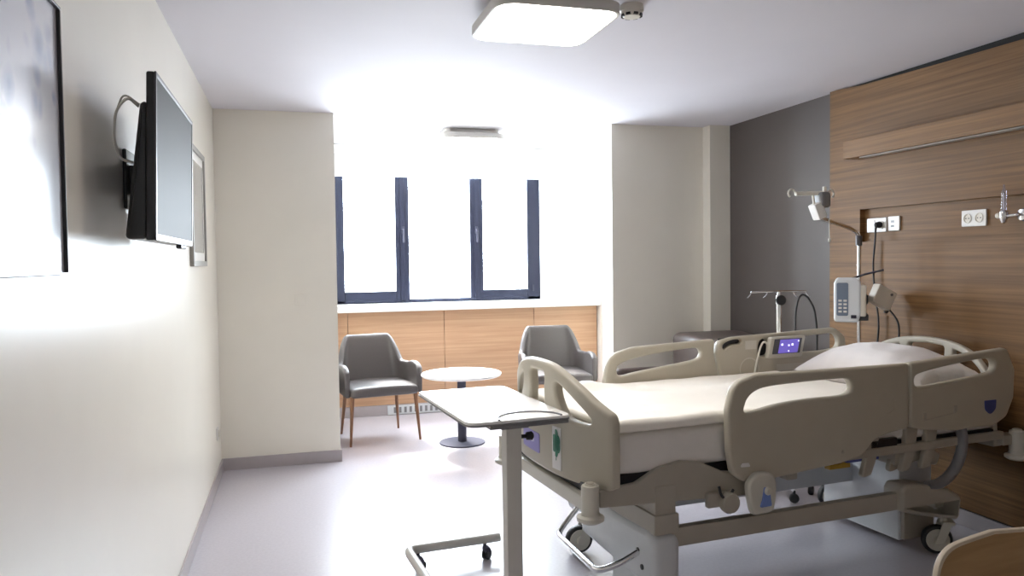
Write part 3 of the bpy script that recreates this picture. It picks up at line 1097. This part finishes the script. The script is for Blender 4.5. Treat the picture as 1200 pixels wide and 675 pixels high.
# ------------------------------------------------------------------ television and pictures on the left wall
tv = thing('television', 'flat black television on a bracket high on the left wall', 'television', (-.385, 2.42, 1.59))
tilt = .026
bm = NB()
for (lo, hi) in (((-.024, 0, 0), (0, .82, .485)),):
    add_box(bm, lo, hi, .006)
bz = NB()
for v in bm.verts:
    v.co.x += v.co.z * tilt
obj('casing', bm, 'tv_body', tv)
bm = NB()
vs = add_box(bm, (-.080, .006, .004), (-.020, .81, .40), .012, 3)
for v in bm.verts:
    v.co.x += v.co.z * tilt + max(0, v.co.z - .10) * .13 * (1 if v.co.x < -.045 else 0)
obj('back_cover', bm, 'tv_body', tv)
bm = boxes(((-.001, .014, .020), (.0015, .806, .471)))
for v in bm.verts:
    v.co.x += v.co.z * tilt
obj('screen', bm, 'tv_screen', tv)
bm = NB()
for lo, hi in (((-.002, 0, 0), (.004, .82, .020)), ((-.002, 0, .471), (.004, .82, .485)), ((-.002, 0, 0), (.004, .014, .485)), ((-.002, .806, 0), (.004, .82, .485))):
    add_box(bm, lo, hi, .002)
for v in bm.verts:
    v.co.x += v.co.z * tilt
obj('bezel', bm, 'tv_bezel', tv)
obj('badge', boxes(((.003, .396, .006), (.0055, .43, .011))), 'plastic_white', tv)
obj('sensor_window', boxes(((-.02, .55, -.014), (.0, .68, .002)), bev=.006), 'tv_body', tv)
bm = boxes(((-.160, .42, .12), (-.148, .60, .32)), ((-.150, .47, .17), (-.07, .53, .27)), bev=.004)
obj('wall_bracket', bm, 'tv_body', tv)
bm = NB()
add_tube(bm, [(-.050, .10, .40), (-.075, .08, .425), (-.105, .06, .38), (-.112, .06, .30), (-.10, .07, .24), (-.07, .10, .235)], .004, 8, .05)
add_tube(bm, [(-.05, .12, .41), (-.09, .10, .44), (-.11, .12, .40)], .003, 8, .03)
obj('tv_cable', bm, 'cable_white', tv)


def picture(name_label, y0, y1, z0, z1, frame, art, fw_, border, depth):
    t = thing('framed_picture', name_label, 'picture', (XL, y0, z0), 0, 'pictures on the left wall')
    w, h = y1 - y0, z1 - z0
    bm = NB()
    for lo, hi in (((0, 0, 0), (depth, w, fw_)), ((0, 0, h - fw_), (depth, w, h)), ((0, 0, fw_), (depth, fw_, h - fw_)), ((0, w - fw_, fw_), (depth, w, h - fw_))):
        add_box(bm, lo, hi, .002)
    obj('frame', bm, frame, t)
    obj('mount', boxes(((0, fw_, fw_), (depth * .5, w - fw_, h - fw_))), 'mount', t)
    obj('print', boxes(((depth * .5, fw_ + border, fw_ + border), (depth * .5 + .002, w - fw_ - border, h - fw_ - border))), art, t)
    return t


picture('large framed print of blue grey blossoms at the left edge, nearer than the television', 1.20, 2.085, 1.497, 2.137, 'frame_dark', 'art1', .007, 0.0, .022)
picture('narrow grey framed pale print beyond the television', 4.52, 5.17, 1.51, 2.19, 'frame_grey', 'art2', .03, .05, .022)

# ------------------------------------------------------------------ ceiling lamps and detector
def ceiling_lamp(x, y, s, label):
    t = thing('ceiling_light', label, 'light', (x, y, H), 0, 'square ceiling lights')
    h = s / 2
    sq = lambda q, r: fillet_poly([(-q, -q, r), (q, -q, r), (q, q, r), (-q, q, r)], 10)
    obj('base', plate(sq(h - .05, .06), [], .04, .004, lambda a, b, c: (a, b, -.02 + c)), 'lamp_body', t)
    rim = plate(sq(h, .10), [sq(h - .014, .09)], .046, .004, lambda a, b, c: (a, b, -.063 + c))
    obj('housing', rim, 'lamp_body', t)
    obj('cover_plate', plate(sq(h - .012, .09), [], .006, .001, lambda a, b, c: (a, b, -.045 + c)), 'lamp_body', t)
    obj('diffuser', plate(sq(h - .012, .09), [], .036, .012, lambda a, b, c: (a, b, -.072 + c)), 'diffuser', t)
    return t


ceiling_lamp(1.095, 3.315, .56, 'large glowing rounded square ceiling light nearest, beside the smoke detector')
ceiling_lamp(1.49, 6.68, .57, 'glowing square ceiling light in the alcove, in front of the window')
sd = thing('smoke_detector', 'small white smoke detector on the ceiling beside the near light', 'detector', (1.475, 3.20, H))
obj('mounting_base', lathe([(0, 0), (.052, 0), (.054, -.012), (.054, -.026), (.050, -.030), (0, -.030)], 32), 'plastic_ivory', sd)
obj('sensor_head', lathe([(0, -.030), (.046, -.030), (.044, -.044), (.036, -.052), (0, -.052)], 32), 'plastic_ivory', sd)
bm = NB()
for k in range(8):
    a = k * PI / 4
    vs = add_box(bm, (.034, -.010, -.050), (.047, .010, -.040))
    for v in vs:
        v.co = Matrix.Rotation(a, 3, 'Z') @ v.co
obj('vent_opening', bm, 'black', sd)

# ------------------------------------------------------------------ sockets and wall fittings
NX = PX + .036


def socket_plate(name, label, y0, y1, z0, z1):
    t = thing(name, label, 'socket', (NX, (y0 + y1) / 2, (z0 + z1) / 2), 0, 'sockets in the wall niche')
    w, h = (y1 - y0) / 2, (z1 - z0) / 2
    obj('plate', boxes(((-.012, -w, -h), (0, w, h)), bev=.004), 'plastic_white', t)
    return t


def outlet(t, y):
    o = obj('outlet', lathe([(.026, 0), (.026, .004), (.022, .004), (.020, -.004), (0, -.004)], 28, along((-.0125, y, 0), (-1, 0, 0))), 'plastic_ivory', t)
    bm = NB()
    for s in (-1, 1):
        add_lathe(bm, [(0, 0), (.003, 0), (.003, .002), (0, .002)], 10, along((-.0128, y + s * .0095, 0), (-1, 0, 0)))
    obj('pin_hole', bm, 'black', o)


s1 = socket_plate('wall_socket', 'double white wall socket with a black plug, left in the niche', 4.045, 4.215, 1.672, 1.762)
outlet(s1, -.042)
obj('switch_rocker', boxes(((-.016, .012, -.032), (-.011, .072, .032)), bev=.003), 'plastic_white', s1)
s2 = socket_plate('data_socket', 'single white data socket right of the black plug', 3.935, 4.030, 1.675, 1.765)
obj('port', boxes(((-.0135, -.004, .006), (-.011, .020, .020)), ((-.0135, -.004, -.022), (-.011, .020, -.010))), 'tv_bezel', s2)
s3 = socket_plate('wall_socket', 'double white wall socket with nothing plugged in, beside the flowmeter', 3.315, 3.475, 1.675, 1.765)
outlet(s3, -.038)
outlet(s3, .038)

fm = thing('oxygen_flowmeter', 'clear tube oxygen flowmeter on a chrome wall outlet', 'flowmeter', (NX, 3.125, 1.715))
obj('wall_outlet', lathe([(0, 0), (.036, 0), (.036, .012), (.028, .016), (.026, .034), (0, .034)], 28, along((0, -.045, .005), (-1, 0, 0))), 'zinc', fm)
obj('outlet_ring', lathe([(0, .030), (.028, .030), (.028, .040), (.012, .042), (0, .042)], 28, along((0, -.045, .005), (-1, 0, 0))), 'chrome', fm)
bm = tube([(-.035, -.045, .005), (-.065, -.045, .005), (-.075, .02, 0)], .008, 12, .02)
add_lathe(bm, [(0, -.045), (.012, -.04), (.020, -.018), (.021, .012), (.016, .022), (0, .022)], 24, Matrix.Translation((-.075, .025, .008)))
obj('valve_body', bm, 'chrome', fm)
obj('flow_tube', lathe([(0, .028), (.013, .028), (.013, .125), (.009, .135), (.004, .165), (0, .165)], 20, Matrix.Translation((-.075, .025, 0))), 'clear', fm)
obj('flow_scale', lathe([(0, .03), (.005, .03), (.005, .12), (0, .12)], 12, Matrix.Translation((-.075, .025, 0))), 'plastic_white', fm)
obj('flow_knob', lathe([(0, 0), (.013, 0), (.015, .014), (.012, .022), (0, .022)], 20, along((-.075, .045, .005), (0, 1, 0))), 'plastic_ivory', fm)

ls = thing('light_switch', 'small cream light switch on the left pier', 'switch', (.04, YP, 1.248))
obj('plate', boxes(((-.042, -.010, -.042), (.042, 0, .042)), bev=.004), 'wall', ls)
obj('rocker', boxes(((-.026, -.015, -.028), (.026, -.008, .028)), bev=.003), 'wall', ls)
lo_ = thing('low_socket', 'small white socket low on the left wall near the pier', 'socket', (XL, 5.70, .34))
obj('plate', boxes(((0, -.042, -.042), (.010, .042, .042)), bev=.003), 'plastic_white', lo_)
obj('outlet', lathe([(.024, 0), (.024, .004), (.020, .004), (.018, -.004), (0, -.004)], 24, along((.0105, 0, 0), (1, 0, 0))), 'plastic_ivory', lo_)

# ------------------------------------------------------------------ drip pole at the head of the bed
PB = W(2.0, .485, .51)
dp = thing('drip_pole', 'tall bent chrome drip pole with hooks, held at the head corner of the bed', 'drip pole', PB)
px, py, pz = PB


def rel(x, y, z):
    return Vector((x - px, y - py, z - pz))


bm = NB()
add_tube(bm, [rel(px, py, .515), rel(px, py, 1.655), rel(px - .06, py, 1.69), rel(3.09, py - .02, 1.748), rel(3.055, py - .02, 1.765)], .0115, 14, .07)
obj('pole', bm, 'chrome', dp)
rotb = Matrix.Rotation(R(-24), 3, 'Y')
bm = NB()
add_box(bm, rel(3.025, py - .055, 1.745), rel(3.085, py + .015, 1.845), .008, 2, rotb)
obj('clamp_block', bm, 'plastic_white', dp)
bm = NB()
add_tube(bm, [rel(3.03, py - .02, 1.83), rel(3.02, py - .02, 1.905)], .008, 10)
add_tube(bm, [rel(2.90, py - .02, 1.898), rel(3.12, py - .02, 1.905)], .013, 12)
obj('hook_bar', bm, 'cable_white', dp)
for x, s in ((2.895, -1), (3.125, 1)):
    pts = [rel(x, py - .02, 1.90)] + [rel(x + s * (.022 - .024 * math.cos(t)), py - .02, 1.90 + .024 * math.sin(t) * 1.0) for t in [R(30 * i) for i in range(0, 9)]]
    obj('hook', tube(pts, .006, 8), 'cable_white', dp)
bm = NB()
soft_box(bm, rel(3.05, py - .06, 1.815), rel(3.125, py + .02, 1.91), .02, 8)
obj('grey_grip', bm, 'table_rim', dp)
obj('grip_rod', tube([rel(3.08, py - .05, 1.91), rel(3.08, py - .05, 1.94)], .012, 10), 'cable_white', dp)
bm = tube([rel(3.13, py - .03, 1.75), rel(3.132, py - .03, 1.63)], .0025, 6)
add_lathe(bm, [(0, 0), (.008, .004), (.008, .022), (0, .026)], 10, Matrix.Translation(rel(3.132, py - .03, 1.605)))
obj('pull_cord', bm, 'cable_white', dp)
obj('pole_collar', lathe([(.012, 0), (.019, 0), (.019, .06), (.012, .06)], 18, Matrix.Translation(rel(px - .002, py, 1.585))), 'tv_bezel', dp)

# infusion pump and its mains box clamped to the pole
ip = thing('infusion_pump', 'white and grey infusion pump clamped on the drip pole', 'pump', (3.235, py - .06, 1.255), R(-38))
bm = plate(fillet_poly([(-.075, -.135, .025), (.06, -.135, .03), (.075, -.09, .03), (.075, .115, .03), (.05, .135, .02), (-.06, .135, .03), (-.075, .10, .03)]), [], .10, .014, lambda x, y, z: (x, z, y))
obj('casing', bm, 'pump', ip)
bm = plate(fillet_poly([(-.060, -.095, .012), (.005, -.095, .012), (.005, .105, .012), (-.060, .105, .012)]), [], .006, .0015, lambda x, y, z: (x, -.051 + z, y))
obj('screen', bm, 'lcd_blue', ip)
for i in range(4):
    for x0 in (-.05, -.022):
        obj('key', boxes(((x0, -.056, -.075 + i * .022), (x0 + .019, -.0535, -.063 + i * .022)), bev=.001), 'plastic_white', ip)
obj('power_key', boxes(((.02, -.056, -.11), (.05, -.0495, -.09)), bev=.002), 'zinc', ip)
obj('side_grip', boxes(((.070, -.045, -.10), (.105, .045, .09)), bev=.01), 'plastic_ivory', ip)
bm = boxes(((.05, .03, -.03), (.118, .148, .03)), ((.05, -.03, -.125), (.118, .10, -.085)), bev=.008)
obj('pole_clamp', bm, 'dark', ip)
bm = tube([(.03, 0, .13), (.10, 0, .155), (.20, 0, .18)], .006, 8)
obj('handle_bar', bm, 'zinc', ip)

pbx = thing('power_adapter', 'tilted beige mains adapter beside the infusion pump', 'adapter', (3.452, py - .10, 1.262))
bm = NB()
add_box(bm, (-.070, -.03, -.055), (.070, .03, .065), .008, 2, Matrix.Rotation(R(27), 3, 'Y'))
obj('housing', bm, 'plastic_ivory', pbx)
bm = lathe([(0, 0), (.008, 0), (.008, .006), (0, .006)], 12, along((.045, -.031, .02), (0, -1, 0)))
obj('screw', bm, 'tv_bezel', pbx)

pc = tag(obj('mains_lead', NB(), 'black'), 'black power cord running from the niche plug down behind the bed', 'cord')
bm = NB()
sy = 4.088
add_lathe(bm, [(0, 0), (.019, 0), (.021, .012), (.016, .034), (.009, .040), (0, .04)], 20, along((NX - .0165, sy, 1.717), (-1, 0, 0)))
add_tube(bm, [(NX - .04, sy, 1.715), (NX - .055, sy - .002, 1.69), (PX - .025, sy - .005, 1.62), (PX - .03, sy + .01, 1.45), (PX - .03, sy - .015, 1.25), (PX - .03, sy - .05, 1.10), (PX - .03, sy - .03, .95), (PX - .03, sy - .02, .70)], .0055, 10, .08)
me = pc.data
bm.to_mesh(me)
bm.free()
for f in me.polygons:
    f.use_smooth = True
pc2 = tag(obj('pump_cord', tube([(3.470, py - .10, 1.176), (3.49, py - .105, 1.172), (3.52, py - .08, 1.195), (3.54, py - .14, 1.12), (3.54, py - .15, 1.04), (3.54, py - .12, .92), (3.54, py - .06, .75)], .0055, 10, .05), 'black'), 'black looped cord hanging from the mains adapter by the pillow', 'cord')

# ------------------------------------------------------------------ infusion stand standing behind the bed
st = thing('infusion_stand', 'short chrome infusion stand on castors beyond the far bed rail', 'drip stand', (2.97, 4.26, 0))
bm = lathe([(0, .095), (.020, .095), (.022, .11), (.016, .12), (.016, 1.22), (.020, 1.225), (.020, 1.275), (.012, 1.28), (.012, 1.30), (0, 1.30)], 20)
obj('pole', bm, 'chrome', st)
obj('crossbar', tube([(-.19, .02, 1.298), (0, 0, 1.302), (.185, -.02, 1.298)], .006, 10), 'chrome', st)
for x, s in ((-.19, -1), (-.08, -1), (.10, 1), (.185, 1)):
    y0 = -x * .1
    pts = [(x, y0, 1.298)] + [(x + s * (.014 - .014 * math.cos(t)), y0, 1.298 - .035 * math.sin(t / 2) + 0) for t in [R(30 * i) for i in range(1, 9)]]
    obj('hook', tube(pts, .004, 8), 'chrome', st)
obj('height_knob', lathe([(0, 0), (.014, 0), (.03, .006), (.032, .02), (.026, .026), (0, .026)], 22, along((-.004, -.018, 1.247), (-.3, -1, 0))), 'black', st)
obj('hub', lathe([(0, .075), (.035, .075), (.038, .09), (.03, .11), (0, .11)], 24), 'dark', st)
for k in range(5):
    a = R(72 * k + 262)
    lg = obj('leg', tube([(0.02 * math.cos(a), .02 * math.sin(a), .092), (.20 * math.cos(a), .20 * math.sin(a), .075)], (.014, .010), 10), 'steel', st)
    bm = NB()
    m_ = Matrix.Translation((.195 * math.cos(a), .195 * math.sin(a), .029)) @ Matrix.Rotation(a + 1.2, 4, 'Z') @ Matrix.Rotation(R(90), 4, 'X')
    add_lathe(bm, [(0, -.016), (.022, -.016), (.029, -.010), (.029, .010), (.022, .016), (0, .016)], 20, m_)
    add_tube(bm, [(.195 * math.cos(a), .195 * math.sin(a), .03), (.195 * math.cos(a), .195 * math.sin(a), .078)], .009, 10)
    obj('castor', bm, 'black', lg)
tag(obj('hanging_cable', tube([(3.075, 4.235, .72), (3.07, 4.235, .95), (3.075, 4.235, 1.18), (3.10, 4.237, 1.26), (3.13, 4.238, 1.283), (3.165, 4.235, 1.26), (3.215, 4.235, 1.19), (3.235, 4.235, 1.05), (3.235, 4.235, .72)], .006, 10, .05), 'black'), 'black looped cable hung over a hook of the short infusion stand', 'cable')
